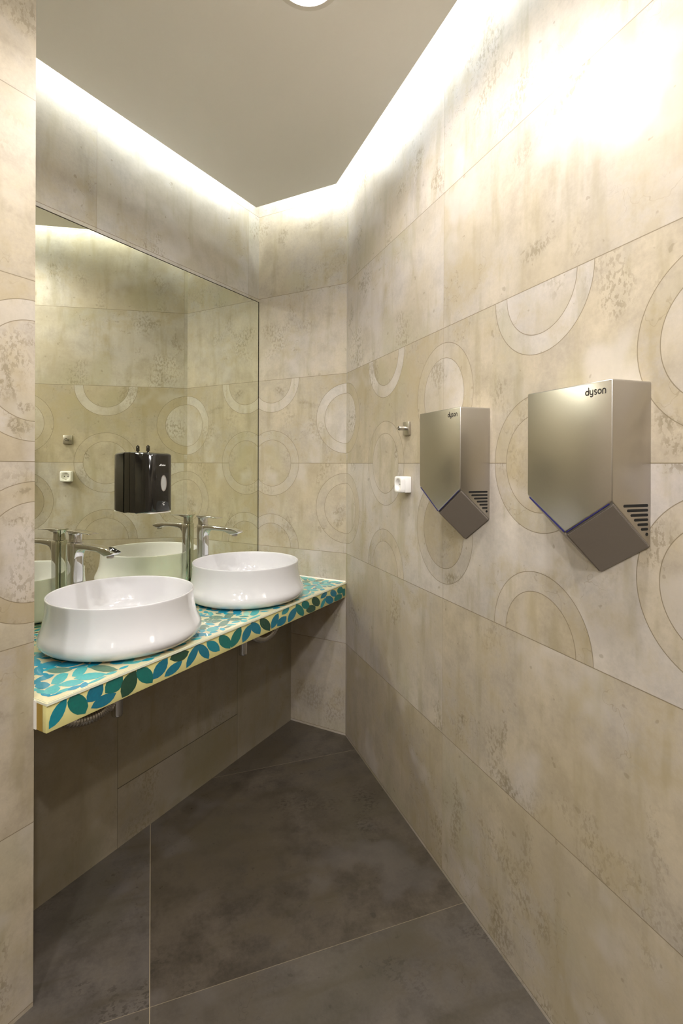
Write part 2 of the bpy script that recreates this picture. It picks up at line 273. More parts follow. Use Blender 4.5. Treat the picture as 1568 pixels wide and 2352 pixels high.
TOP_LEAVES=[[1,[[0.2164,0.9163],[0.2301,0.9154],[0.2375,0.9177],[0.241,0.922],[0.2406,0.9282],[0.2363,0.9366],[0.2256,0.9483],[0.2116,0.9493],[0.204,0.947],[0.2005,0.9426],[0.201,0.9362],[0.2056,0.9277]]],[3,[[0.254,0.9379],[0.2798,0.9327],[0.2991,0.9316],[0.3147,0.9329],[0.3265,0.9368],[0.3348,0.9432],[0.3374,0.9536],[0.3125,0.9591],[0.293,0.9604],[0.277,0.9591],[0.2647,0.9552],[0.2563,0.9486]]],[1,[[0.2638,0.8839],[0.2831,0.8777],[0.2904,0.8778],[0.2939,0.8799],[0.294,0.8837],[0.2904,0.8895],[0.2747,0.9018],[0.255,0.9083],[0.2474,0.9083],[0.2438,0.9061],[0.2437,0.9022],[0.2477,0.8961]]],[1,[[0.3058,0.8704],[0.3246,0.8729],[0.3359,0.8791],[0.3427,0.8878],[0.3449,0.8989],[0.3424,0.9128],[0.3324,0.9311],[0.313,0.9289],[0.3012,0.9224],[0.2944,0.9134],[0.2925,0.9018],[0.2954,0.8879]]],[1,[[0.3455,0.9044],[0.3658,0.9081],[0.3788,0.9159],[0.3873,0.9263],[0.3914,0.9393],[0.3909,0.9553],[0.3832,0.976],[0.3623,0.9725],[0.3488,0.9644],[0.3401,0.9535],[0.3363,0.9401],[0.3372,0.9241]]],[1,[[0.4198,0.9584],[0.4332,0.9587],[0.4399,0.9625],[0.4427,0.9687],[0.4414,0.9772],[0.436,0.9883],[0.4238,1.0034],[0.41,1.0033],[0.403,0.9994],[0.4003,0.9929],[0.4018,0.9841],[0.4076,0.973]]],[1,[[0.459,0.9936],[0.4749,0.9945],[0.4856,0.999],[0.4931,1.0056],[0.4976,1.0144],[0.4989,1.0255],[0.4952,1.0405],[0.4791,1.0398],[0.4681,1.0353],[0.4604,1.0285],[0.456,1.0194],[0.4549,1.0082]]],[5,[[0.356,0.8675],[0.3772,0.8679],[0.3919,0.8719],[0.4028,0.8782],[0.4098,0.8869],[0.413,0.8979],[0.4101,0.9129],[0.3889,0.9128],[0.3737,0.9088],[0.3626,0.9023],[0.3555,0.8934],[0.3526,0.8822]]],[5,[[0.4367,0.9457],[0.4644,0.9411],[0.485,0.9414],[0.5014,0.9448],[0.5137,0.9513],[0.5221,0.9609],[0.5242,0.9757],[0.4972,0.9807],[0.4762,0.9806],[0.4592,0.9772],[0.4465,0.9706],[0.4381,0.9606]]],[2,[[0.4523,0.8823],[0.4654,0.8853],[0.4699,0.8921],[0.469,0.9013],[0.4626,0.9131],[0.4505,0.9276],[0.4289,0.9468],[0.415,0.9438],[0.4104,0.9366],[0.4117,0.9267],[0.4187,0.9145],[0.4313,0.9001]]],[1,[[0.332,0.8459],[0.355,0.8396],[0.3631,0.8405],[0.3665,0.8437],[0.3658,0.849],[0.3605,0.8567],[0.3402,0.8719],[0.3165,0.8788],[0.308,0.8779],[0.3044,0.8745],[0.3053,0.869],[0.3112,0.8611]]],[2,[[0.4713,0.8748],[0.4927,0.8777],[0.5074,0.8847],[0.5179,0.8942],[0.5243,0.9065],[0.5266,0.9215],[0.5223,0.9413],[0.5003,0.9387],[0.4852,0.9315],[0.4744,0.9215],[0.4681,0.9089],[0.4662,0.8937]]],[2,[[0.4508,0.8243],[0.4643,0.8278],[0.4689,0.8349],[0.468,0.8443],[0.4614,0.8562],[0.449,0.8708],[0.4267,0.8898],[0.4124,0.8863],[0.4077,0.8787],[0.409,0.8686],[0.4163,0.8563],[0.4292,0.8419]]],[1,[[0.3933,0.8142],[0.4043,0.8181],[0.4104,0.8243],[0.4133,0.832],[0.4131,0.8414],[0.4097,0.8524],[0.4011,0.8662],[0.3897,0.8623],[0.3835,0.8558],[0.3806,0.8478],[0.381,0.8382],[0.3846,0.8273]]],[2,[[0.4768,0.8298],[0.4943,0.8313],[0.5057,0.8362],[0.5133,0.8433],[0.5173,0.8526],[0.5175,0.8642],[0.5117,0.8797],[0.4938,0.8784],[0.4821,0.8733],[0.4742,0.866],[0.4704,0.8564],[0.4705,0.8447]]],[1,[[0.4295,0.7933],[0.4475,0.7906],[0.4582,0.7916],[0.4644,0.795],[0.4662,0.8008],[0.4636,0.8091],[0.4538,0.8216],[0.4355,0.8246],[0.4244,0.8237],[0.418,0.8201],[0.4162,0.8141],[0.4192,0.8056]]],[2,[[0.4847,0.7831],[0.5011,0.7825],[0.51,0.7856],[0.5144,0.7909],[0.5142,0.7985],[0.5093,0.8086],[0.4968,0.8228],[0.4799,0.8236],[0.4706,0.8205],[0.4661,0.815],[0.4666,0.807],[0.4719,0.7968]]],[1,[[0.5172,0.7731],[0.5216,0.7778],[0.5246,0.7833],[0.5267,0.7892],[0.5279,0.7956],[0.5282,0.8026],[0.527,0.8103],[0.5225,0.8054],[0.5195,0.7998],[0.5174,0.7938],[0.5162,0.7874],[0.516,0.7806]]],[2,[[0.5363,0.8671],[0.5396,0.8758],[0.541,0.8856],[0.5411,0.8962],[0.5399,0.9077],[0.5374,0.92],[0.5328,0.9336],[0.5293,0.9243],[0.528,0.914],[0.528,0.9031],[0.5292,0.8917],[0.5318,0.8798]]],[2,[[0.493,1.012],[0.5037,1.0126],[0.5094,1.0165],[0.5118,1.0223],[0.511,1.0303],[0.507,1.0403],[0.4977,1.0539],[0.4867,1.0534],[0.4809,1.0494],[0.4785,1.0434],[0.4795,1.0352],[0.4837,1.0251]]],[1,[[0.4633,1.0503],[0.4771,1.0492],[0.4862,1.0515],[0.4925,1.0559],[0.4959,1.0624],[0.4965,1.0712],[0.4925,1.0836],[0.4786,1.0849],[0.4692,1.0826],[0.4628,1.0781],[0.4594,1.0714],[0.459,1.0625]]],[1,[[0.4776,1.2836],[0.4949,1.2829],[0.507,1.287],[0.5159,1.294],[0.5216,1.304],[0.5243,1.3171],[0.5219,1.3353],[0.5044,1.3362],[0.4921,1.3321],[0.483,1.3249],[0.4772,1.3146],[0.4748,1.3014]]],[5,[[0.4436,1.3642],[0.4597,1.3588],[0.4695,1.3593],[0.4754,1.3634],[0.4774,1.3712],[0.4756,1.3827],[0.4675,1.4004],[0.4511,1.4061],[0.4411,1.4058],[0.435,1.4015],[0.4331,1.3935],[0.4352,1.3817]]],[2,[[0.487,1.3607],[0.5031,1.3557],[0.5132,1.3564],[0.5195,1.3608],[0.5222,1.3687],[0.5212,1.3804],[0.5142,1.3982],[0.4979,1.4036],[0.4876,1.4029],[0.4811,1.3985],[0.4785,1.3902],[0.4797,1.3783]]],[5,[[0.386,1.4799],[0.4047,1.4742],[0.418,1.474],[0.428,1.4772],[0.4349,1.4838],[0.4386,1.4939],[0.4373,1.5096],[0.4188,1.5156],[0.4052,1.5159],[0.3949,1.5127],[0.388,1.5059],[0.3843,1.4956]]],[5,[[0.4173,1.4243],[0.4338,1.4236],[0.4451,1.4279],[0.4533,1.4353],[0.4583,1.4459],[0.4603,1.4597],[0.4571,1.4789],[0.4404,1.4798],[0.4288,1.4755],[0.4204,1.4679],[0.4154,1.457],[0.4137,1.4431]]],[5,[[0.4354,1.5085],[0.4499,1.5046],[0.4575,1.5071],[0.4607,1.5137],[0.4597,1.5244],[0.4543,1.5394],[0.4418,1.5614],[0.4269,1.5658],[0.4191,1.5632],[0.4158,1.5564],[0.4171,1.5452],[0.4228,1.53]]],[5,[[0.4879,1.4215],[0.5015,1.4194],[0.508,1.4233],[0.5102,1.431],[0.5079,1.4428],[0.5012,1.4586],[0.4871,1.4813],[0.473,1.4838],[0.4662,1.4798],[0.4641,1.4716],[0.4667,1.4594],[0.4738,1.4434]]],[5,[[0.4653,1.4937],[0.4813,1.4903],[0.4931,1.4915],[0.5022,1.4956],[0.5087,1.5027],[0.5128,1.5127],[0.5127,1.5275],[0.4967,1.5312],[0.4848,1.53],[0.4755,1.5258],[0.4688,1.5186],[0.4649,1.5085]]],[5,[[0.525,1.4044],[0.53,1.4077],[0.533,1.4129],[0.5347,1.4193],[0.5351,1.4269],[0.5343,1.4358],[0.5314,1.4467],[0.5263,1.4433],[0.5233,1.438],[0.5216,1.4315],[0.5212,1.4238],[0.522,1.415]]],[1,[[0.2312,1.5773],[0.2451,1.5717],[0.2546,1.5705],[0.2612,1.5721],[0.2651,1.5766],[0.2662,1.5839],[0.2629,1.5958],[0.249,1.6016],[0.2394,1.6029],[0.2326,1.6013],[0.2287,1.5967],[0.2277,1.5893]]],[1,[[0.2881,1.5722],[0.3058,1.5596],[0.3126,1.5577],[0.3159,1.559],[0.3162,1.5634],[0.3131,1.5711],[0.2991,1.5896],[0.2811,1.6026],[0.2741,1.6048],[0.2706,1.6034],[0.2704,1.5988],[0.2738,1.5908]]],[2,[[0.3409,1.5208],[0.3565,1.5086],[0.367,1.5024],[0.3745,1.4999],[0.379,1.5009],[0.3806,1.5056],[0.3775,1.5161],[0.3622,1.5282],[0.3515,1.5347],[0.3438,1.5374],[0.3391,1.5363],[0.3376,1.5315]]],[1,[[0.3307,1.5498],[0.3403,1.5493],[0.3473,1.5513],[0.3528,1.5549],[0.3568,1.5601],[0.3592,1.5669],[0.3592,1.5763],[0.3497,1.5769],[0.3425,1.5749],[0.337,1.5713],[0.333,1.566],[0.3306,1.5592]]],[1,[[0.3695,1.5463],[0.3851,1.5446],[0.3941,1.5492],[0.3991,1.5577],[0.4,1.5704],[0.3968,1.5873],[0.3869,1.6111],[0.3708,1.6132],[0.3615,1.6084],[0.3564,1.5995],[0.3557,1.5864],[0.3593,1.5694]]],[1,[[0.4095,1.5884],[0.4331,1.57],[0.4476,1.5622],[0.4565,1.5609],[0.4601,1.5661],[0.4584,1.5778],[0.448,1.6002],[0.4244,1.6192],[0.4093,1.6276],[0.3999,1.6292],[0.3962,1.6237],[0.3984,1.6113]]],[6,[[0.4716,1.5787],[0.4873,1.5676],[0.4962,1.564],[0.501,1.5651],[0.5017,1.5707],[0.4983,1.5811],[0.4882,1.5992],[0.4723,1.6107],[0.4631,1.6146],[0.4581,1.6136],[0.4575,1.6076],[0.4612,1.5969]]],[2,[[0.5033,1.5808],[0.5163,1.5793],[0.5218,1.5846],[0.5227,1.5943],[0.5189,1.6085],[0.5103,1.6275],[0.4938,1.6544],[0.4803,1.6563],[0.4746,1.6507],[0.4738,1.6404],[0.478,1.6256],[0.487,1.6065]]],[2,[[0.4417,1.6142],[0.4553,1.6165],[0.4658,1.6223],[0.4744,1.6304],[0.4811,1.6406],[0.4859,1.6533],[0.4877,1.6696],[0.474,1.6674],[0.4634,1.6615],[0.4547,1.6533],[0.448,1.6428],[0.4433,1.6302]]],[2,[[0.468,1.6582],[0.4859,1.6589],[0.4992,1.665],[0.5097,1.6745],[0.5173,1.6876],[0.5223,1.7043],[0.5227,1.7269],[0.5046,1.7265],[0.4909,1.7202],[0.4803,1.7104],[0.4726,1.697],[0.4679,1.6802]]],[2,[[0.5355,1.528],[0.5401,1.5369],[0.5426,1.5479],[0.5439,1.5604],[0.5437,1.5744],[0.5422,1.5899],[0.5385,1.608],[0.5337,1.5986],[0.5311,1.5871],[0.53,1.5743],[0.5302,1.5603],[0.5318,1.5451]]],[3,[[0.4943,1.845],[0.5098,1.8328],[0.5188,1.8293],[0.5237,1.8311],[0.5247,1.8382],[0.5216,1.8507],[0.5121,1.8722],[0.4963,1.8848],[0.487,1.8887],[0.4819,1.8869],[0.4811,1.8795],[0.4844,1.8665]]],[1,[[0.4892,1.9248],[0.5029,1.9141],[0.5107,1.9115],[0.5147,1.9138],[0.5151,1.9211],[0.5118,1.9334],[0.5025,1.9541],[0.4886,1.9652],[0.4806,1.9681],[0.4764,1.9658],[0.4761,1.9582],[0.4796,1.9455]]],[2,[[0.4738,1.9741],[0.4943,1.9559],[0.5072,1.949],[0.5154,1.949],[0.5191,1.9559],[0.5182,1.9698],[0.51,1.9952],[0.4894,2.014],[0.4761,2.0214],[0.4675,2.0215],[0.4638,2.0143],[0.465,1.9997]]],[2,[[0.4748,2.0316],[0.49,2.0248],[0.5017,2.0233],[0.5113,2.0251],[0.5189,2.0301],[0.5244,2.0385],[0.5267,2.0522],[0.5117,2.0591],[0.4999,2.0608],[0.4901,2.059],[0.4825,2.0539],[0.4769,2.0453]]],[2,[[0.4388,2.0499],[0.4537,2.0441],[0.463,2.0461],[0.4688,2.053],[0.4711,2.0647],[0.4701,2.0815],[0.4634,2.1066],[0.4482,2.1128],[0.4387,2.1108],[0.4328,2.1037],[0.4305,2.0916],[0.4318,2.0745]]],[2,[[0.4727,2.1008],[0.4895,2.0852],[0.5011,2.078],[0.5096,2.076],[0.5151,2.0792],[0.5175,2.0876],[0.5152,2.1044],[0.4986,2.1202],[0.4868,2.1278],[0.478,2.1299],[0.4724,2.1266],[0.47,2.118]]],[2,[[0.3893,2.1242],[0.4052,2.1124],[0.4163,2.1078],[0.4245,2.1078],[0.4298,2.1122],[0.4323,2.1212],[0.4302,2.1374],[0.4144,2.1494],[0.4032,2.1542],[0.3948,2.1543],[0.3894,2.1498],[0.387,2.1406]]],[2,[[0.4222,2.1542],[0.4356,2.1461],[0.4441,2.1453],[0.4496,2.1489],[0.4521,2.157],[0.4517,2.1698],[0.4464,2.1899],[0.4329,2.1983],[0.4242,2.1993],[0.4186,2.1956],[0.4161,2.1872],[0.4167,2.1742]]],[2,[[0.4641,2.1529],[0.4825,2.1464],[0.4968,2.1464],[0.5085,2.1505],[0.5178,2.1587],[0.5247,2.171],[0.5277,2.19],[0.5094,2.1969],[0.495,2.197],[0.483,2.1929],[0.4736,2.1845],[0.4668,2.172]]],[5,[[0.4028,2.1933],[0.416,2.1911],[0.4247,2.1956],[0.4305,2.2042],[0.4335,2.2171],[0.4337,2.2343],[0.4293,2.258],[0.4159,2.258],[0.4071,2.2564],[0.4012,2.2475],[0.3983,2.2343],[0.3983,2.217]]],[5,[[0.3547,2.1719],[0.3691,2.1618],[0.3795,2.1579],[0.3874,2.1578],[0.3929,2.1614],[0.3961,2.1688],[0.3955,2.1823],[0.3812,2.1924],[0.3707,2.1965],[0.3627,2.1967],[0.357,2.193],[0.3539,2.1855]]],[2,[[0.4489,2.1969],[0.4613,2.1913],[0.4687,2.1929],[0.4731,2.199],[0.4744,2.2097],[0.4728,2.2251],[0.4662,2.2482],[0.4537,2.2541],[0.446,2.2526],[0.4416,2.2462],[0.4403,2.2352],[0.4421,2.2196]]],[2,[[0.478,2.2194],[0.4928,2.213],[0.5039,2.2126],[0.5126,2.2161],[0.5192,2.2234],[0.5235,2.2345],[0.5243,2.2519],[0.5096,2.258],[0.4984,2.258],[0.4894,2.2556],[0.4828,2.2481],[0.4786,2.2368]]],[2,[[0.4808,2.258],[0.4988,2.258],[0.5118,2.258],[0.5216,2.2564],[0.5284,2.257],[0.5323,2.258],[0.5315,2.258],[0.5139,2.258],[0.5008,2.258],[0.4907,2.258],[0.4836,2.258],[0.4797,2.258]]],[2,[[0.4298,2.258],[0.4448,2.258],[0.4558,2.258],[0.4643,2.258],[0.4704,2.258],[0.4741,2.258],[0.474,2.258],[0.4589,2.258],[0.4477,2.258],[0.4391,2.258],[0.4329,2.258],[0.4294,2.258]]],[2,[[0.354,2.2204],[0.3724,2.204],[0.3847,2.1971],[0.3932,2.1961],[0.3982,2.2009],[0.3995,2.2115],[0.3951,2.2317],[0.3768,2.2484],[0.3642,2.2556],[0.3554,2.2568],[0.3504,2.2518],[0.3492,2.2408]]],[2,[[0.2889,2.2473],[0.3159,2.2199],[0.3332,2.2073],[0.3447,2.2037],[0.3506,2.209],[0.3509,2.2233],[0.3423,2.2522],[0.3156,2.258],[0.2977,2.258],[0.2856,2.258],[0.2795,2.258],[0.2795,2.258]]],[2,[[0.3587,2.258],[0.3765,2.258],[0.3901,2.258],[0.4011,2.258],[0.4096,2.258],[0.4157,2.258],[0.4178,2.258],[0.4001,2.258],[0.3864,2.258],[0.3752,2.258],[0.3665,2.258],[0.3605,2.258]]],[2,[[0.307,2.258],[0.3238,2.258],[0.3351,2.258],[0.3432,2.258],[0.348,2.258],[0.3496,2.258],[0.3461,2.258],[0.3295,2.258],[0.3179,2.258],[0.3096,2.258],[0.3047,2.258],[0.3032,2.258]]],[2,[[0.245,2.258],[0.2593,2.258],[0.269,2.258],[0.2758,2.258],[0.2797,2.258],[0.2808,2.258],[0.2773,2.258],[0.2629,2.258],[0.2531,2.258],[0.2462,2.258],[0.2422,2.258],[0.2413,2.258]]]]  # thin strips along the front edge paint in a reflection of the leaves

# ------------------------------------------------------------------ materials
R_SPOTS = [(1.725, .075, .05, .07, 1), (1.735, .01, .05, .03, .8), (.985, -.375, .07, .035, .8), (.195, .83, .05, .05, .8), (.89, .96, .05, .08, .8),
           (1.045, -.77, .03, .03, 1), (1.238, -.76, .022, .10, .9), (1.257, -.87, .035, .035, 1), (.56, .03, .025, .05, .9), (.35, .39, .07, .05, .6),
           (.87, .29, .06, .09, .7), (1.40, -1.10, .05, .05, .7), (1.0, -1.10, .04, .16, .8), (1.23, -1.28, .06, .12, .8), (1.36, .52, .09, .03, .8),
           (1.07, 1.28, .03, .08, .6), (.06, .70, .03, .12, .7), (1.30, .79, .05, .05, .5), (1.70, -.75, .03, .12, .5), (1.33, -1.0, .05, .1, .6)]
B_SPOTS = [(-.39, .26 + .92, .05, .07, .8), (-.22, .26 + .95, .07, .03, .8), (-.048, -.25, .04, .04, .9), (-.036, -.31, .04, .05, .9), (-.41, .385, .045, .03, .9),  # marks near the ceiling paint in the dark downlight scallop; the others are stains
           (-.15, -.345, .03, .03, .8), (-.25, .315, .05, .02, .7), (-.36, -.33, .04, .035, .8), (-.2, -1.2, .12, .1, .7), (-.2, .3, .05, .02, .6)]
P_SPOTS = [(-.062, .222, .018, .10, 1), (-.035, .125, .035, .028, 1), (-.02, .30, .01, .02, .8), (-.022, -.104, .03, .015, .8), (-.045, -.165, .05, .012, .8), (-.06, -.372, .05, .03, .6)]
m_r = concrete('concrete_tile_right', 1, rings=True, usplit=.919, spots=R_SPOTS)
m_b = concrete('concrete_tile_back', 2, rings=True, usplit=.0, upitch=.9, spots=B_SPOTS, vlines=False, stain_amt=.42)
m_p = concrete('concrete_tile_pier', 3, rings=True, usplit=.35, spots=P_SPOTS)
m_m = concrete('concrete_tile_left', 4, usplit=1.274, base=(.47, .42, .34), cool=(.46, .435, .40), stain_amt=.6)
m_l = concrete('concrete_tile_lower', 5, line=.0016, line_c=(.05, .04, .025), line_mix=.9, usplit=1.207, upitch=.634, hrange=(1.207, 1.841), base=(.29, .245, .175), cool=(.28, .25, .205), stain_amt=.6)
m_f = concrete('concrete_floor', 9, con=2.1, usplit=.135, upitch=.915, vpitch=.915, base=(.086, .070, .053), cool=(.098, .085, .074), stain_c=(.03, .024, .018),
               line=.0011, line_c=(.33, .27, .18), rough=.34, stain_amt=.6, line_mix=.85)
m_ceil = simple('ceiling_paint', (.95, .93, .905), .85, var=.012, scale=120)
m_white = simple('ceramic_white', (.655, .648, .665), .05, coat=.6, var=.006)
m_chrome = simple('chrome', (.70, .70, .71), .05, metal=1, var=.01)
m_steel = simple('brushed_steel', (.50, .475, .44), .28, metal=1, var=.02, scale=260)
m_hook = simple('satin_steel', (.55, .52, .47), .3, metal=1, var=.03)
m_dark = simple('dark_grey_plastic', (.26, .228, .20), .38, var=.04, scale=200)
m_blue = simple('blue_strip', (.010, .009, .10), .4, var=.02)
m_black = simple('gloss_black_plastic', (.010, .009, .008), .07, coat=.4, var=.1)
m_hole = simple('black_recess', (.004, .004, .004), .7, var=.05)
m_logo = simple('logo_grey', (.07, .06, .055), .5, var=.02)
m_wlogo = simple('logo_white', (.75, .75, .75), .5, var=.02)
m_plastic = simple('white_plastic', (.84, .82, .80), .22, var=.006)
m_win = simple('window_plastic', (.38, .38, .36), .15, coat=.4, var=.15, scale=60)
m_hose = simple('corrugated_hose', (.55, .53, .50), .25, metal=.8, var=.05)
m_brown = simple('board_edge_brown', (.33, .21, .035), .6, var=.06, scale=200)
m_white_edge = simple('white_edging', (.80, .77, .72), .4, var=.02)
m_seal = simple('white_sealant', (.93, .92, .90), .35, var=.01)
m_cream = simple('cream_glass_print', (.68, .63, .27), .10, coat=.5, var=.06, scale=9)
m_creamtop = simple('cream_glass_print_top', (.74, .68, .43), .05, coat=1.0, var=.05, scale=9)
m_lip = simple('glass_lip', (.76, .78, .64), .06, coat=1.0, var=.03)
def leaf_m(n, c, k=.1): return simple(n, c, k, coat=.6, var=.22, scale=160)
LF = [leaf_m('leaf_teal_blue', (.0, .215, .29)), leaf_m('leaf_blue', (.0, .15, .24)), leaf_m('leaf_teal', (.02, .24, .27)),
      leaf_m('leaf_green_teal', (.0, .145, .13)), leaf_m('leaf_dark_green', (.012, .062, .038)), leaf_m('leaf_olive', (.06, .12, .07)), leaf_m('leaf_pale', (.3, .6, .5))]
LT_HAZE = [leaf_m('top_leaf_teal_blue', (.01, .34, .44), .05), leaf_m('top_leaf_blue', (.005, .27, .42), .05), leaf_m('top_leaf_light_teal', (.075, .43, .44), .05),
      leaf_m('top_leaf_green_teal', (.0, .22, .22), .05), leaf_m('top_leaf_dark', (.02, .09, .06), .05), leaf_m('top_leaf_grey_green', (.12, .23, .165), .05), leaf_m('top_leaf_pale', (.3, .62, .52), .05)]  # brightened leaf colours: gloss and haze over the top are painted in

def mirror_mat():
    m, nt, b = new_mat('mirror_glass')
    tc = nt.nodes.new('ShaderNodeTexCoord'); n = noise(nt, tc.outputs['Object'], 3, 2, dim='3D')
    nt.links.new(mixc(nt, n, (.83, .85, .70), (.845, .86, .715)), b.inputs['Base Color'])
    b.inputs['Metallic'].default_value = 1; b.inputs['Roughness'].default_value = 0.0
    return m
m_mirror = mirror_mat()
m_medge = simple('mirror_edge', (.05, .06, .045), .3, var=.05)
def lamp_mat(name, col, e):
    m, nt, b = new_mat(name)
    b.inputs['Base Color'].default_value = (.9, .9, .9, 1)
    b.inputs['Emission Color'].default_value = (*col, 1); b.inputs['Emission Strength'].default_value = e
    return m
m_lens = lamp_mat('downlight_diffuser', (1, .97, .92), 22.0)

# ------------------------------------------------------------------ room shell
def uvmap(o, fn):
    me = o.data; l = me.uv_layers.new(name='UVMap')
    for p in me.polygons:
        for li in p.loop_indices:
            l.data[li].uv = fn(me.vertices[me.loops[li].vertex_index].co, p.normal)
def wall(name, pts, z0, z1, m, fn):
    bm = bmesh.new(); prism(bm, pts, z0, z1); o = structure(name, bm, m); uvmap(o, fn); return o
T = .12
r_uv = lambda c, n: ((Vector(c[:2]) - CB).dot(RD), c.z - JZ)
wall('wall_right', [CB, CB - RN * T, RE - RN * T, RE][::-1], 0, TOPZ, m_r, r_uv)
bd = (CB - AB).normalized(); bn_ = Vector((-bd.y, bd.x))
wall('wall_back', [AB, CB, CB + bn_ * T, AB + bn_ * T], 0, TOPZ, m_b, lambda c, n: ((Vector(c[:2]) - CB).dot(bd), c.z - JZ))
MZ = CAM_Z + .887
bm = bmesh.new()
box(bm, -T, -.0062, PIER_Y, AB.y, ZCB, MZ + .002); box(bm, -T, 0, PIER_Y, AB.y, MZ + .002, TOPZ)
uvmap(structure('wall_left', bm, m_m), lambda c, n: (c.y, c.z - JZ))
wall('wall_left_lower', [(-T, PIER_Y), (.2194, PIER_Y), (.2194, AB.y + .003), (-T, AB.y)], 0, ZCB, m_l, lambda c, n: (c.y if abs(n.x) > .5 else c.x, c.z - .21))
wall('wall_left_near', [(-T, REAR_Y), (PIER_X, REAR_Y), (PIER_X, PIER_Y), (-T, PIER_Y)], 0, TOPZ, m_p,
     lambda c, n: ((c.y - PIER_Y) if abs(n.x) > .5 else c.x, c.z - JZ))
wall('wall_rear', [(PIER_X - T, REAR_Y - T), (FAR_X + T, REAR_Y - T), (FAR_X + T, REAR_Y), (PIER_X - T, REAR_Y)], 0, TOPZ, m_l, lambda c, n: (c.x, c.z - JZ))  # unseen wall, given the darker tile to cut bounce light
wall('wall_far_right', [(FAR_X, REAR_Y), (FAR_X + T, REAR_Y), (FAR_X + T, RE.y), (FAR_X, RE.y)], 0, TOPZ, m_l, lambda c, n: (c.y, c.z - JZ))  # out of view too, dark tile again to hold down the bounce
bm = bmesh.new(); box(bm, -.15, FAR_X + .15, REAR_Y - .15, 2.42, -.10, 0)
o = structure('floor', bm, m_f); uvmap(o, lambda c, n: ((Vector(c[:2]) - CB).dot(RD), (Vector(c[:2]) - CB).dot(RN) - .913))
bm = bmesh.new(); box(bm, -.15, FAR_X + .15, REAR_Y - .15, 2.42, SLAB_Z, SLAB_Z + .1); structure('ceiling_upper', bm, m_ceil)
# dropped ceiling panel with a lit gap all round
g = .10
def off_r(t): p = CB + RD * t + RN * g; return (p.x, p.y)
PANEL = [(g, PIER_Y + g), (PIER_X + g, PIER_Y + g), (PIER_X + g, REAR_Y + g), (FAR_X - g, REAR_Y + g), off_r((FAR_X - g - CB.x - RN.x * g) / RD.x), (.574, 2.1166), (g, 2.1130)]
bm = bmesh.new(); prism(bm, PANEL, PANEL_Z, PANEL_Z + .04)
structure('ceiling', bm, m_ceil)

# LED strips lying in the gap above the panel edge
def strip(a, b, inset=.025, wscale=1.0):
    a, b = Vector(a), Vector(b); d = (b - a).normalized(); L = (b - a).length
    out = Vector((d.y, -d.x))      # panel polygon is counter-clockwise: outward is to the right
    mid = (a + b) / 2 - out * inset
    ld = bpy.data.lights.new('cove_strip', 'AREA'); ld.shape = 'RECTANGLE'; ld.size = L; ld.size_y = .014
    ld.energy = COVE_W * L * wscale; ld.color = COVE_COL
    o = bpy.data.objects.new('cove_strip', ld); COL.objects.link(o)
    o.location = (mid.x, mid.y, PANEL_Z + .04 + .075)
    zl = Vector((-out.x, -out.y, 0)); xl = Vector((d.x, d.y, 0)); yl = zl.cross(xl)
    o.rotation_euler = Matrix((xl, yl, zl)).transposed().to_euler()
cc = PANEL
strip(cc[4], cc[5]); strip(cc[5], cc[6]); strip(cc[6], cc[0]); strip(cc[1], cc[2], wscale=.8)

# ------------------------------------------------------------------ downlights
def downlight(x, y, watts, label):
    t = empty('recessed_downlight', (x, y, PANEL_Z)); tag(t, label, 'ceiling light', 'round downlights in the ceiling')
    n = 40
    rr = lambda r, z: [(r * math.cos(2 * PI * k / n), r * math.sin(2 * PI * k / n), z) for k in range(n)]
    bm = bmesh.new(); loft(bm, [rr(.072, -.0015), rr(.092, -.0015), rr(.095, -.003), rr(.092, -.006), rr(.076, -.007), rr(.072, -.0015)], cap0=False, cap1=False)
    link('trim_ring', bm, m_white_edge, t, smooth=True)
    bm = bmesh.new(); loft(bm, [rr(.072, -.0015), rr(.071, -.004), rr(.03, -.0055)], cap0=False)
    link('lamp_lens', bm, m_lens, t, smooth=True)
    ld = bpy.data.lights.new('downlight_lamp', 'SPOT'); ld.energy = watts; ld.color = SPOT_COL; ld.shadow_soft_size = .042
    ld.spot_size = math.radians(SPOT_ANGLE); ld.spot_blend = SPOT_BLEND
    o = bpy.data.objects.new('downlight_lamp', ld); COL.objects.link(o); o.location = (x, y, PANEL_Z - .045)
LAB = ['round glowing ceiling downlight at the top edge of the photo, nearest the basins', 'round ceiling downlight between the dryers and the camera',
       'round ceiling downlight by the far end of the dryer wall', 'round ceiling downlight above the camera, nearest the left pier',
       'round ceiling downlight near the rear wall on the pier side', 'round ceiling downlight near the rear wall on the dryer side']
for (x, y, wt), lb in zip(SPOTS, LAB): downlight(x, y, wt, lb)

# ------------------------------------------------------------------ mirror
bm = bmesh.new(); box(bm, -.006, -.0006, PIER_Y + .001, AB.y - .0035, ZC + .0005, MZ - .0005, bev=.0012, seg=1)
for f in bm.faces: f.material_index = 0 if f.normal.x > .95 else 1
tag(link('wall_mirror', bm, [m_mirror, m_medge]), 'large frameless wall mirror above the patterned counter', 'mirror')

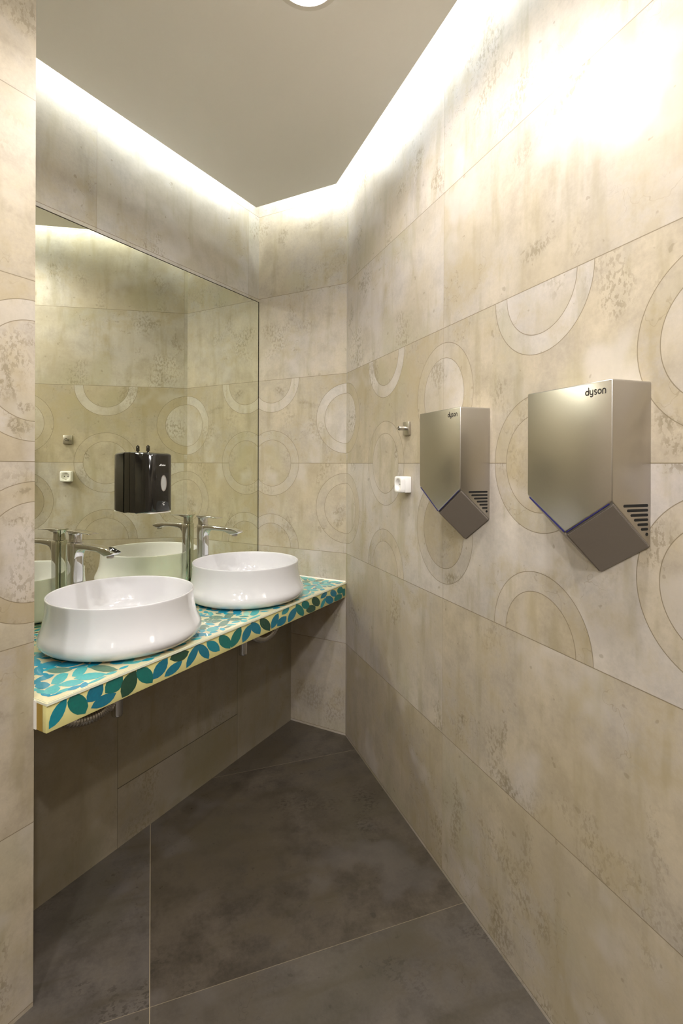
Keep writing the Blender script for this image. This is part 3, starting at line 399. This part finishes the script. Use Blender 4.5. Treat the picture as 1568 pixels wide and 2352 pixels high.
# ------------------------------------------------------------------ counter
def leaves(bm, data, base, to3, off):
    for k, (ci, pts) in enumerate(data):
        P = [to3(*q) for q in pts]
        a = [bm.verts.new(p + off * (1 + .04 * (k % 12))) for p in P]
        try: f = bm.faces.new(a)
        except ValueError: continue
        f.material_index = base + ci
ct = empty('vanity_counter', (.27, 1.5, ZCB)); inv = Vector(ct.location)
tag(ct, 'long washbasin counter with turquoise and green leaf pattern on cream', 'counter')
X1, X2 = .531, .548
def cbx(name, dims, m, bev=0.0):
    bm = bmesh.new(); x0, x1, y0, y1, z0, z1 = dims
    box(bm, x0 - inv.x, x1 - inv.x, y0 - inv.y, y1 - inv.y, z0 - inv.z, z1 - inv.z, bev=bev); return link(name, bm, m, ct, smooth=bool(bev))
bm = bmesh.new()
prism(bm, [(p[0] - inv.x, p[1] - inv.y) for p in [(.0005, PIER_Y + .0005), (PIER_X + .0105, PIER_Y + .0005), (X1 - .0002, PIER_Y + .0005), (X1 - .0002, 2.2700), (.0005, 2.2632)]], .0, ZC - ZCB - .0085)
link('core_board', bm, m_brown, ct)
cbx('edge_strip', (PIER_X + .0003, PIER_X + .0105, PIER_Y - .0015, PIER_Y + .0004, ZCB, ZC - .004), m_white_edge)
bm = bmesh.new(); box(bm, X1 - inv.x, X2 - inv.x, PIER_Y + .0005 - inv.y, 2.2695 - inv.y, -.001, ZC - ZCB - .0088, bev=.0018)
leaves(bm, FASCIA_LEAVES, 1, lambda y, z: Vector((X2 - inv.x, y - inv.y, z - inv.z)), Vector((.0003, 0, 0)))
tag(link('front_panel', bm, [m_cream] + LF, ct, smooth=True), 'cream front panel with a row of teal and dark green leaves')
# printed glass top
bm = bmesh.new()
prism(bm, [(p[0] - inv.x, p[1] - inv.y) for p in [(.0003, PIER_Y - .0005 + .001), (PIER_X + .001, PIER_Y + .0005), (PIER_X + .001, PIER_Y - .0005), (.5515, PIER_Y - .0005), (.5515, 2.2665), (.5465, 2.2705), (.0003, 2.2635)]],
      ZC - ZCB - .0082, ZC - ZCB)
for f in bm.faces: f.material_index = 0
es = [e for e in bm.edges if all(abs(v.co.z - (ZC - ZCB)) < 1e-5 for v in e.verts)]
r = bmesh.ops.bevel(bm, geom=es, offset=.0022, segments=2, affect='EDGES')
for f in bm.faces:
    if f.normal.z < .9: f.material_index = 1
MATS = [m_creamtop, m_lip] + LT_HAZE
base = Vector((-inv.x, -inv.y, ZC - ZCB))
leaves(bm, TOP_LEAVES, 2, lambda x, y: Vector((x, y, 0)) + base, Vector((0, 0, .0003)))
# the rest of the pattern: leaves in loose sprays wherever the traced ones leave room
cents = [(sum(q[0] for q in p) / len(p), sum(q[1] for q in p) / len(p), max(math.dist(q, p[0]) for q in p) * .55) for c_, p in TOP_LEAVES]
rnd = random.Random(11); fill = []
for i in range(9000):
    x, y = rnd.uniform(.015, .535), rnd.uniform(PIER_Y + .02, 2.25); L = rnd.uniform(.034, .048)
    if any(math.dist((x, y), (c[0], c[1])) < max(.018, c[2] * .72 + .007) for c in cents): continue
    if any(math.dist((x, y), (c[0], c[1])) < .0245 for c in fill): continue
    fill.append((x, y, L))
spr = [(rnd.uniform(0, .55), rnd.uniform(.75, 2.27)) for _ in range(60)]
for k_, (x, y, L) in enumerate(fill):
    s = min(spr, key=lambda q: math.dist(q, (x, y))); a = math.atan2(y - s[1], x - s[0]) + rnd.uniform(-.3, .3); wd = L * rnd.uniform(.36, .50)
    d = Vector((math.cos(a), math.sin(a), 0)); n_ = Vector((-d.y, d.x, 0)); c0 = Vector((x, y, 0))
    pts = [c0 + d * L * (t - .5) * .95 + n_ * wd * .9 * math.sin(PI * t) ** .8 * sg * .62 for t, sg in [(0, 0), (.15, 1), (.35, 1), (.55, 1), (.75, 1), (.9, 1), (1, 0), (.9, -1), (.75, -1), (.55, -1), (.35, -1), (.15, -1)]]
    pts = [Vector((min(max(p.x, .003), .545), min(max(p.y, PIER_Y + .003), 2.259), 0)) for p in pts]
    f = bm.faces.new([bm.verts.new(p + base + Vector((0, 0, .0001 + .000012 * (k_ % 14)))) for p in pts]); f.material_index = 2 + rnd.choices([0, 1, 2, 3, 5], [4, 4, 4, 1, 1])[0]
tag(link('top_panel', bm, MATS, ct), 'glossy printed top with turquoise leaves')
bm = bmesh.new(); prism(bm, [(p[0] - inv.x, p[1] - inv.y) for p in [(.002, 2.2595), (.5455, 2.2660), (.5465, 2.2706), (.002, 2.2638)]], ZC - ZCB + .0002, ZC - ZCB + .0035)
link('sealant_strip', bm, m_seal, ct)

# ------------------------------------------------------------------ basins
def basin_radius(r, th):      # plan stays a circle at the rim; the foot is pulled in towards the tap side
    back = max(0.0, -math.cos(th)) ** 2
    return r if r <= .2305 else .2305 + (r - .2305) * (1 - back * .95)
def make_basin(y, label):
    t = empty('washbasin', (.305, y, ZC + .0006)); tag(t, label, 'washbasin', 'round vessel basins on the counter')
    H = .1605; n = 96
    prof = [(.120, 0), (.200, 0), (.216, .002), (.232, .0065), (.2460, .0145), (.2540, .0245), (.2565, .034), (.2555, .0425), (.2515, .052), (.2455, .0635), (.2400, .077), (.2355, .092),
            (.2325, .108), (.2308, .125), (.2302, .140), (.2303, .153), (.2303, .157), (.2298, .1597), (.2280, H), (.2258, .1597), (.2247, .157), (.2235, .145), (.2215, .125), (.2165, .098),
            (.2080, .075), (.194, .056), (.172, .042), (.140, .0335), (.095, .029), (.050, .0265), (.0300, .0255), (.026, .0240)]
    bm = bmesh.new()
    rings = [[(basin_radius(r, 2 * PI * k / n) * math.cos(2 * PI * k / n), basin_radius(r, 2 * PI * k / n) * math.sin(2 * PI * k / n), z) for k in range(n)] for r, z in prof]
    loft(bm, rings); link('bowl', bm, m_white, t, smooth=True, angle=70)
    bm = bmesh.new(); rr = lambda r, z: [(r * math.cos(2 * PI * k / 32), r * math.sin(2 * PI * k / 32), z) for k in range(32)]
    loft(bm, [rr(.0250, .0242), rr(.0320, .0262), rr(.0310, .0290), rr(.0220, .0325), rr(.008, .0340)]); link('drain_cover', bm, m_chrome, t, smooth=True)
    return t
make_basin(1.160, 'round white vessel basin nearest the camera, beside the left pier')
make_basin(1.795, 'round white vessel basin at the far end of the counter, by the back wall')

# ------------------------------------------------------------------ taps
def extrude_y(bm, prof, w0, bev=.0):
    """side profile (x, z) extruded symmetrically in y"""
    vs0 = [bm.verts.new((x, -w0 / 2, z)) for x, z in prof]; vs1 = [bm.verts.new((x, w0 / 2, z)) for x, z in prof]
    n = len(prof); fs = [bm.faces.new(vs0), bm.faces.new(vs1[::-1])]
    for i in range(n): fs.append(bm.faces.new((vs0[(i + 1) % n], vs0[i], vs1[i], vs1[(i + 1) % n])))
    bmesh.ops.recalc_face_normals(bm, faces=fs)
    if bev:
        es = {e for f in fs[:2] for e in f.edges}
        bmesh.ops.bevel(bm, geom=list(es), offset=bev, segments=3, profile=.5, affect='EDGES')
def rrect(hx, hy, r, z, cx=0.0, seg=6):
    out = []
    for qx, qy, a0 in ((1, 1, 0), (-1, 1, PI / 2), (-1, -1, PI), (1, -1, 3 * PI / 2)):
        for k in range(seg + 1):
            a = a0 + PI / 2 * k / seg; out.append((cx + qx * (hx - r) + r * math.cos(a), qy * (hy - r) + r * math.sin(a), z))
    return out
def make_tap(y, label):
    t = empty('basin_tap', (.0475, y, ZC + .0006)); tag(t, label, 'tap', 'tall chrome taps behind the basins')
    h = lambda q: q + .588          # heights given relative to the lens
    bm = bmesh.new(); loft(bm, [rrect(.0245, .0245, .017, 0), rrect(.0245, .0245, .017, .004), rrect(.0225, .0225, .0165, .006)]); link('base_ring', bm, m_chrome, t, smooth=True)
    bm = bmesh.new(); loft(bm, [rrect(.0215, .0215, .013, .006), rrect(.0225, .022, .013, .15), rrect(.0235, .0225, .013, h(-.302)), rrect(.0235, .0225, .012, h(-.288)), rrect(.0225, .0215, .011, h(-.2855))])
    link('body', bm, m_chrome, t, smooth=True)
    X = lambda x: x - .0475
    bm = bmesh.new()
    extrude_y(bm, [(X(.050), h(-.2865)), (X(.12), h(-.2865)), (X(.205), h(-.2895)), (X(.238), h(-.2925)), (X(.262), h(-.2985)), (X(.277), h(-.3045)), (X(.268), h(-.3115)), (X(.248), h(-.3165)),
                   (X(.228), h(-.3185)), (X(.210), h(-.3125)), (X(.190), h(-.3065)), (X(.140), h(-.3055)), (X(.098), h(-.3075)), (X(.084), h(-.3120)), (X(.074), h(-.3230)), (X(.068), h(-.345)), (X(.050), h(-.345))], .037, .0035)
    sp = link('spout', bm, m_chrome, t, smooth=True, angle=40)
    bm = bmesh.new(); tube(bm, [(X(.240), 0, h(-.3170)), (X(.2395), 0, h(-.3245))], [.0125, .0118], 24); link('aerator', bm, m_hook, sp, smooth=True, angle=50)
    bm = bmesh.new(); loft(bm, [rrect(.0195, .0175, .010, h(-.2845), X(.0465)), rrect(.0190, .0170, .010, h(-.262), X(.0465)), rrect(.0225, .0190, .011, h(-.2495), X(.0465)), rrect(.0235, .0205, .011, h(-.2465), X(.0465))])
    hd = link('handle', bm, m_chrome, t, smooth=True, angle=50)
    bm = bmesh.new()
    extrude_y(bm, [(X(.022), h(-.2470)), (X(.022), h(-.2432)), (X(.040), h(-.2415)), (X(.08), h(-.2428)), (X(.12), h(-.2452)), (X(.150), h(-.2478)), (X(.1505), h(-.2502)), (X(.12), h(-.2495)), (X(.09), h(-.2500)), (X(.072), h(-.2540)), (X(.060), h(-.2555))], .040, .0018)
    link('lever', bm, m_chrome, hd, smooth=True, angle=40)
make_tap(1.160, 'tall chrome single-lever tap behind the nearer basin')
make_tap(1.795, 'tall chrome single-lever tap behind the farther basin')

# ------------------------------------------------------------------ waste pipes under the counter
def make_trap(y, hose, label, x=.285):
    t = empty('drain_trap', (x, y, ZCB)); tag(t, label, 'drain pipe', 'chrome drain traps under the counter')
    bm = bmesh.new(); zb = .5025 - ZCB
    tube(bm, [(0, 0, -.004), (0, 0, zb + .012), (0, 0, zb + .006), (0, 0, zb + .002), (0, 0, zb)], [.0195, .0195, .0178, .013, .006], 28); link('trap_cylinder', bm, m_chrome, t, smooth=True, angle=60)
    bm = bmesh.new()
    P = [Vector(q) - Vector((x, y, ZCB)) for q in hose]; pts = []
    for i in range(len(P) - 1):
        p0, p1, p2, p3 = P[max(i - 1, 0)], P[i], P[i + 1], P[min(i + 2, len(P) - 1)]
        for k in range(28):
            s = k / 28; pts.append(.5 * ((2 * p1) + (-p0 + p2) * s + (2 * p0 - 5 * p1 + 4 * p2 - p3) * s * s + (-p0 + 3 * p1 - 3 * p2 + p3) * s ** 3))
    rr = [.0165 + (.0032 if (i % 4) < 2 else -.0012) for i in range(len(pts))]
    tube(bm, pts, rr, 18); tag(link('waste_hose', bm, m_hose, t, smooth=True, angle=60), 'grey corrugated hose')
make_trap(1.155, [(.285, 1.152, .600), (.278, 1.140, .560), (.262, 1.105, .531), (.250, 1.040, .530), (.243, .975, .562), (.240, .940, .615), (.24, .930, .665)], 'chrome bottle trap and grey corrugated hose under the nearer basin')
make_trap(1.800, [(.285, 1.806, .600), (.280, 1.850, .590), (.268, 1.915, .545), (.255, 1.985, .520), (.250, 2.06, .528), (.246, 2.115, .575), (.245, 2.135, .640), (.245, 2.136, .665)], 'chrome bottle trap and grey corrugated hose under the farther basin')

# ------------------------------------------------------------------ lettering helpers
def arc(cx, cy, r, a0, a1, n=14, ry=None):
    ry = ry or r
    return [(cx + r * math.cos(math.radians(a0 + (a1 - a0) * k / n)), cy + ry * math.sin(math.radians(a0 + (a1 - a0) * k / n))) for k in range(n + 1)]
DYSON = [arc(.42, .5, .42, 0, 360, 24), [(.84, .08), (.84, 1.55)],
         [(1.22, .98), (1.22, .5)] + arc(1.58, .45, .36, 180, 360, 14), [(1.94, .98), (1.94, .0)] + arc(1.58, -.02, .36, 0, -130, 10),
         arc(2.67, .74, .25, 40, 270, 10) + arc(2.67, .24, .25, 90, -140, 10),
         arc(3.72, .5, .42, 0, 360, 24),
         [(4.52, .0), (4.52, .55)] + arc(4.88, .60, .38, 180, 0, 14) + [(5.26, .0)]]
def strokes(bm, paths, to3, nrm, rad, wid_seg=10):
    """flat rounded ribbon lettering, a hair proud of the surface"""
    for path in paths:
        for i in range(len(path)):
            p = to3(*path[i])
            def disc(c):
                e1 = to3(path[i][0] + 1, path[i][1]) - p; e2 = to3(path[i][0], path[i][1] + 1) - p
                e1.normalize(); e2.normalize()
                bm.faces.new([bm.verts.new(c + nrm + (e1 * math.cos(2 * PI * k / wid_seg) + e2 * math.sin(2 * PI * k / wid_seg)) * rad) for k in range(wid_seg)])
            disc(p)
            if i + 1 < len(path):
                q = to3(*path[i + 1]); d = (q - p)
                if d.length < 1e-7: continue
                s = d.normalized().cross(nrm.normalized()) * rad
                bm.faces.new([bm.verts.new(v + nrm) for v in (p - s, p + s, q + s, q - s)])

# ------------------------------------------------------------------ hand dryers
ROT_R = math.atan2(RD.y, RD.x)
def make_dryer(tc_, label):
    p = on_r(tc_, .0005, CAM_Z - .2307); t = empty('hand_dryer', p, ROT_R); tag(t, label, 'hand dryer', 'steel hand dryers on the right wall')
    z = lambda q: q + .2307
    Wd, D = .1175, .0985
    fr = [(-Wd, z(.1627)), (Wd, z(.1627)), (Wd, z(-.0685)), (0, z(-.1415)), (-Wd, z(-.0685))]
    bk = [(-Wd, z(.1627)), (Wd, z(.1627)), (Wd, z(-.1586)), (0, z(-.2307)), (-Wd, z(-.1586))]
    bm = bmesh.new()
    a = [bm.verts.new((x, -D, zz)) for x, zz in fr]; b = [bm.verts.new((x, 0, zz)) for x, zz in bk]
    bm.faces.new(a[::-1]); bm.faces.new(b)
    for i in range(5): bm.faces.new((a[i], a[(i + 1) % 5], b[(i + 1) % 5], b[i]))
    bmesh.ops.recalc_face_normals(bm, faces=bm.faces)
    es = [e for e in bm.edges if not all(abs(v.co.y) < 1e-6 for v in e.verts)]
    bmesh.ops.bevel(bm, geom=es, offset=.0032, segments=3, profile=.5, affect='EDGES')
    body = link('housing', bm, m_steel, t, smooth=True, angle=50)
    for s in (-1, 1):
        # slanted dark blade panel under the housing, set in from its edges
        A = Vector((s * Wd, -D, z(-.0685))); B_ = Vector((0, -D, z(-.1415))); C_ = Vector((0, 0, z(-.2307))); E_ = Vector((s * Wd, 0, z(-.1586)))
        n_ = (B_ - A).cross(E_ - A).normalized()
        if n_.z > 0: n_ = -n_
        q = lambda u, v: A.lerp(B_, u).lerp(E_.lerp(C_, u), v)
        corners = [q(.012, .05), q(.995, .05), q(.998, .985), q(.012, .985)]
        bm = bmesh.new(); lo = [bm.verts.new(c - n_ * .002) for c in corners]; hi = [bm.verts.new(c + n_ * .0022) for c in corners]
        bm.faces.new(lo); bm.faces.new(hi[::-1])
        for i in range(4): bm.faces.new((lo[i], hi[i], hi[(i + 1) % 4], lo[(i + 1) % 4]))
        bmesh.ops.recalc_face_normals(bm, faces=bm.faces)
        bmesh.ops.bevel(bm, geom=list(bm.edges), offset=.0012, segments=2, affect='EDGES')
        tag(link('blade_panel', bm, m_dark, t, smooth=True), 'dark grey slanted lower panel')
        # blue line along the front edge of the V
        bm = bmesh.new(); d = (B_ - A).normalized(); a0, a1 = A + d * .010, B_ - d * .003
        up = Vector((0, 0, 1)); off_ = Vector((0, -.0004, 0)); side = d.cross(Vector((0, 1, 0))).normalized()
        if side.z > 0: side = -side
        v0 = [a0 + off_ + side * .0002, a0 + off_ + side * .0022, a0 + side * .0022 + Vector((0, .004, 0)), a0 + side * .0002 + Vector((0, .004, 0))]
        v1 = [v + (a1 - a0) for v in v0]
        A4 = [bm.verts.new(v) for v in v0]; B4 = [bm.verts.new(v) for v in v1]
        bm.faces.new(A4); bm.faces.new(B4[::-1])
        for i in range(4): bm.faces.new((A4[i], B4[i], B4[(i + 1) % 4], A4[(i + 1) % 4]))
        bmesh.ops.recalc_face_normals(bm, faces=bm.faces)
        tag(link('edge_strip', bm, m_blue, t), 'blue strip')
        # vent slots in the side cheek: flush black inlays paint the recess shade
        bm = bmesh.new()
        for k in range(6):
            zz = z(-.0785 - .0092 * k); y0 = -(.0700 - .0090 * k); y1 = -.0065; r_ = .0027; pts = []
            for cy, a0_ in ((y1 - r_, 0), (y0 + r_, 180)):
                for j in range(9):
                    an = math.radians(a0_ - 90 + 180 * j / 8); pts.append((cy + r_ * math.cos(an), zz + r_ * math.sin(an)))
            va = [bm.verts.new((s * (Wd + .0003), a_, b__)) for a_, b__ in pts]; vb = [bm.verts.new((s * (Wd - .002), a_, b__)) for a_, b__ in pts]
            bm.faces.new(va)
            for j in range(len(pts)): bm.faces.new((va[j], va[(j + 1) % len(pts)], vb[(j + 1) % len(pts)], vb[j]))
        bmesh.ops.recalc_face_normals(bm, faces=bm.faces)
        tag(link('vent_slots', bm, m_hole, t), 'six black vent slots of decreasing length')
        bm = bmesh.new(); c0 = Vector((s * Wd, -.0097, z(-.1345)))
        tube(bm, [c0 - Vector((s * .001, 0, 0)), c0 + Vector((s * .0006, 0, 0))], [.0035, .0033], 16); link('screw', bm, m_hole, t)
    bm = bmesh.new(); sc = .0500 / 5.4
    strokes(bm, DYSON, lambda x, y: Vector((.0535 + x * sc, -D, z(.1375) + y * sc)), Vector((0, -.00035, 0)), .00125)
    link('lettering', bm, m_logo, t)
    return t
make_dryer(1.5683, 'steel wall hand dryer nearest the camera, at the right of the photo')
make_dryer(1.0552, 'steel wall hand dryer beside the white socket, farther from the camera')

# ------------------------------------------------------------------ socket
t = empty('power_socket', on_r(.6645, .0005, CAM_Z - .0765), ROT_R); tag(t, 'small white surface-mounted power socket left of the farther dryer', 'power socket')
bm = bmesh.new(); box(bm, -.0305, .0305, -.026, 0, -.0305, .0305, bev=.003); link('back_box', bm, m_plastic, t, smooth=True)
def sq(h, y, n=40, r=None):
    out = []
    for k in range(n):
        a = 2 * PI * k / n
        if r: out.append((r * math.cos(a), y, r * math.sin(a)))
        else:
            c, s = math.cos(a), math.sin(a); m_ = (abs(c) ** 8 + abs(s) ** 8) ** (1 / 8); out.append((h * c / m_, y, h * s / m_))
    return out
bm = bmesh.new(); loft(bm, [sq(.0307, -.0265), sq(.0307, -.038), sq(.0295, -.0408), sq(.0275, -.042), sq(0, -.042, r=.0225), sq(0, -.0412, r=.0215), sq(0, -.028, r=.0205)])
bmesh.ops.recalc_face_normals(bm, faces=bm.faces)
fp = link('face_plate', bm, m_plastic, t, smooth=True, angle=40)
for s in (-1, 1):
    bm = bmesh.new(); tube(bm, [(s * .0095, -.0275, 0), (s * .0095, -.0284, 0)], .0026, 14); link('contact_hole', bm, m_hole, fp)
for s in (-1, 1):
    bm = bmesh.new(); box(bm, -.003, .003, -.036, -.0275, s * .0195 - .0015, s * .0195 + .0015)
    link('earth_clip', bm, m_hook, fp)

# ------------------------------------------------------------------ coat hook
t = empty('wall_hook', on_r(.6635, .0005, CAM_Z + .1355), ROT_R); tag(t, 'small square steel wall hook with a round peg above the white socket', 'hook')
bm = bmesh.new(); box(bm, -.0235, .0235, -.0095, 0, -.025, .025, bev=.0012); link('back_plate', bm, m_hook, t, smooth=True)
bm = bmesh.new(); c = lambda y, r, n=28: [(r * math.cos(2 * PI * k / n), y, r * math.sin(2 * PI * k / n)) for k in range(n)]
loft(bm, [c(-.0090, .0075), c(-.018, .0075), c(-.019, .0088), c(-.036, .0088), c(-.038, .0078)], cap1=True); bmesh.ops.recalc_face_normals(bm, faces=bm.faces)
link('peg', bm, m_hook, t, smooth=True, angle=40)
bm = bmesh.new(); loft(bm, [c(-.0379, .0070), c(-.0384, .0070), c(-.0384, .0045), c(-.0379, .0045)], cap0=False, cap1=False); bmesh.ops.recalc_face_normals(bm, faces=bm.faces)
link('end_ring', bm, m_hole, t)

# ------------------------------------------------------------------ soap dispenser on the mirror
DY, DZ = 1.4256, CAM_Z
t = empty('soap_dispenser', (.0, DY, CAM_Z - .21)); tag(t, 'glossy black soap dispenser mounted on the mirror between the taps', 'soap dispenser')
Z0 = -(-.21)
def dring(x0, x1, y0, y1, rf, zf, inset=0.0):
    pts = [(x0, y0 + inset)]
    for k in range(7):
        a = -PI / 2 + PI / 2 * k / 6; pts.append((x1 - inset - rf + rf * math.cos(a), y0 + inset + rf + rf * math.sin(a)))
    for k in range(7):
        a = PI / 2 * k / 6; pts.append((x1 - inset - rf + rf * math.cos(a), y1 - inset - rf + rf * math.sin(a)))
    pts.append((x0, y1 - inset))
    return [(x, y, zf(x)) for x, y in pts]
bm = bmesh.new()
botf = lambda x: -.2060 + max(0, x - .036) * .13 + Z0; topf = lambda x: .0465 - max(0, x - .05) * .12 + Z0
loft(bm, [dring(.0005, .0345, .002, .133, .003, lambda x: botf(x) + .003), dring(.0005, .0345, .002, .133, .003, lambda x: .043 + Z0), dring(.0005, .0345, .002, .133, .003, lambda x: .046 + Z0, .003)])
link('back_housing', bm, m_black, t, smooth=True, angle=40)
bm = bmesh.new()
loft(bm, [dring(.0358, .120, 0, .135, .040, botf, .003), dring(.0358, .120, 0, .135, .042, lambda x: botf(x) + .003), dring(.0358, .120, 0, .135, .042, lambda x: topf(x) - .008),
          dring(.0358, .120, 0, .135, .040, lambda x: topf(x) - .003, .0025), dring(.0358, .120, 0, .135, .034, topf, .009)])
cv = link('front_cover', bm, m_black, t, smooth=True, angle=45)
CY = 1.4965 - DY
bm = bmesh.new(); el = lambda x, a, b, n=32: [(x, CY + a * math.cos(2 * PI * k / n), Z0 - .0815 + b * math.sin(2 * PI * k / n)) for k in range(n)]
loft(bm, [el(.1190, .0150, .0330), el(.1215, .0150, .0330), el(.1215, .0128, .0300), el(.1204, .0124, .0296)], cap0=False, cap1=False); link('window_rim', bm, m_dark, cv, smooth=True)
bm = bmesh.new(); loft(bm, [el(.1190, .0126, .0298), el(.1207, .0122, .0294)]); tag(link('level_window', bm, m_win, cv, smooth=True, angle=50), 'clear oval level window')
bm = bmesh.new(); box(bm, .050, .112, .012, .118, -.204 + Z0, -.1985 + Z0, bev=.002)
tag(link('drip_lip', bm, m_white_edge, t, smooth=True), 'pale strip along the front bottom edge')
# key on top
bm = bmesh.new(); kx, ky = .031, .0674
box(bm, kx - .0035, kx + .0035, ky - .0035, ky + .0035, .044 + Z0, .053 + Z0, bev=.0008)
key = [(-.0052, .052), (.0052, .052), (.0058, .055), (.0050, .057), (.0050, .071), (.0, .0765), (-.0050, .071), (-.0050, .057), (-.0058, .055)]
hole = [(.0016 * math.cos(2 * PI * k / 9 - PI / 2), .0685 + .0016 * math.sin(2 * PI * k / 9 - PI / 2)) for k in range(9)]
for xx, flip in ((.0012, 0), (-.0012, 1)):
    o_ = [bm.verts.new((kx + a * 1.9, ky + xx, b + Z0)) for a, b in key]
    if not flip: prev = o_
    else:
        bm.faces.new(o_); bm.faces.new(prev[::-1])
        for i in range(9): bm.faces.new((prev[i], prev[(i + 1) % 9], o_[(i + 1) % 9], o_[i]))
kk = link('key', bm, m_black, t)
bm = bmesh.new(); bm.faces.new([bm.verts.new((kx + a * 1.3, ky - .0014, b + Z0)) for a, b in hole]); link('key_hole', bm, m_wlogo, kk)
def text_mesh(name, s, size, mat, parent, loc, rot, shear=.0, offset=.0, sx=1.0):
    cu = bpy.data.curves.new(name, 'FONT'); cu.body = s; cu.size = size; cu.shear = shear; cu.offset = offset; cu.align_x = 'LEFT'; cu.extrude = .0001
    tmp = bpy.data.objects.new('tmp', cu); COL.objects.link(tmp); bpy.context.view_layer.update()
    me = bpy.data.meshes.new_from_object(tmp.evaluated_get(bpy.context.evaluated_depsgraph_get())); me.name = name
    bpy.data.objects.remove(tmp); bpy.data.curves.remove(cu); me.materials.clear(); me.materials.append(mat)
    o = bpy.data.objects.new(name, me); COL.objects.link(o); o.parent = parent; o.location = loc; o.rotation_euler = rot; o.scale = (sx, 1, 1)
    return o
text_mesh('lettering', 'Ksitex', .0098, m_wlogo, cv, (.1202, 1.4800 - DY, -.0105 + Z0), (PI / 2, 0, PI / 2), shear=.3, offset=.00022)
bm = bmesh.new(); bm.faces.new([bm.verts.new((.1203, 1.4725 + a - DY, -.0105 + b + Z0)) for a, b in ((0, 0), (.0085, 0), (.0125, .0085), (.0085, .0075))]); link('emblem', bm, m_wlogo, cv)
bm = bmesh.new(); pi_ = lambda x, y: Vector((.1203, 1.498 + x * .001 - DY, -.162 + y * .001 + Z0))
strokes(bm, [[(-5, 6), (-4, 1), (0, -1)], [(5, 6), (4, 1), (0, -1)], [(0, 3), (0, -2)], [(-9, -3), (-3, -2)], [(-8, -5), (-2, -4)]], pi_, Vector((.0001, 0, 0)), .0005)
bm.faces.new([bm.verts.new(pi_(a, b)) for a, b in ((-3, -7), (0, -11), (3.5, -7), (2, -5.6), (0, -6.6), (-1.6, -5.6))])
link('pictogram', bm, m_wlogo, cv)
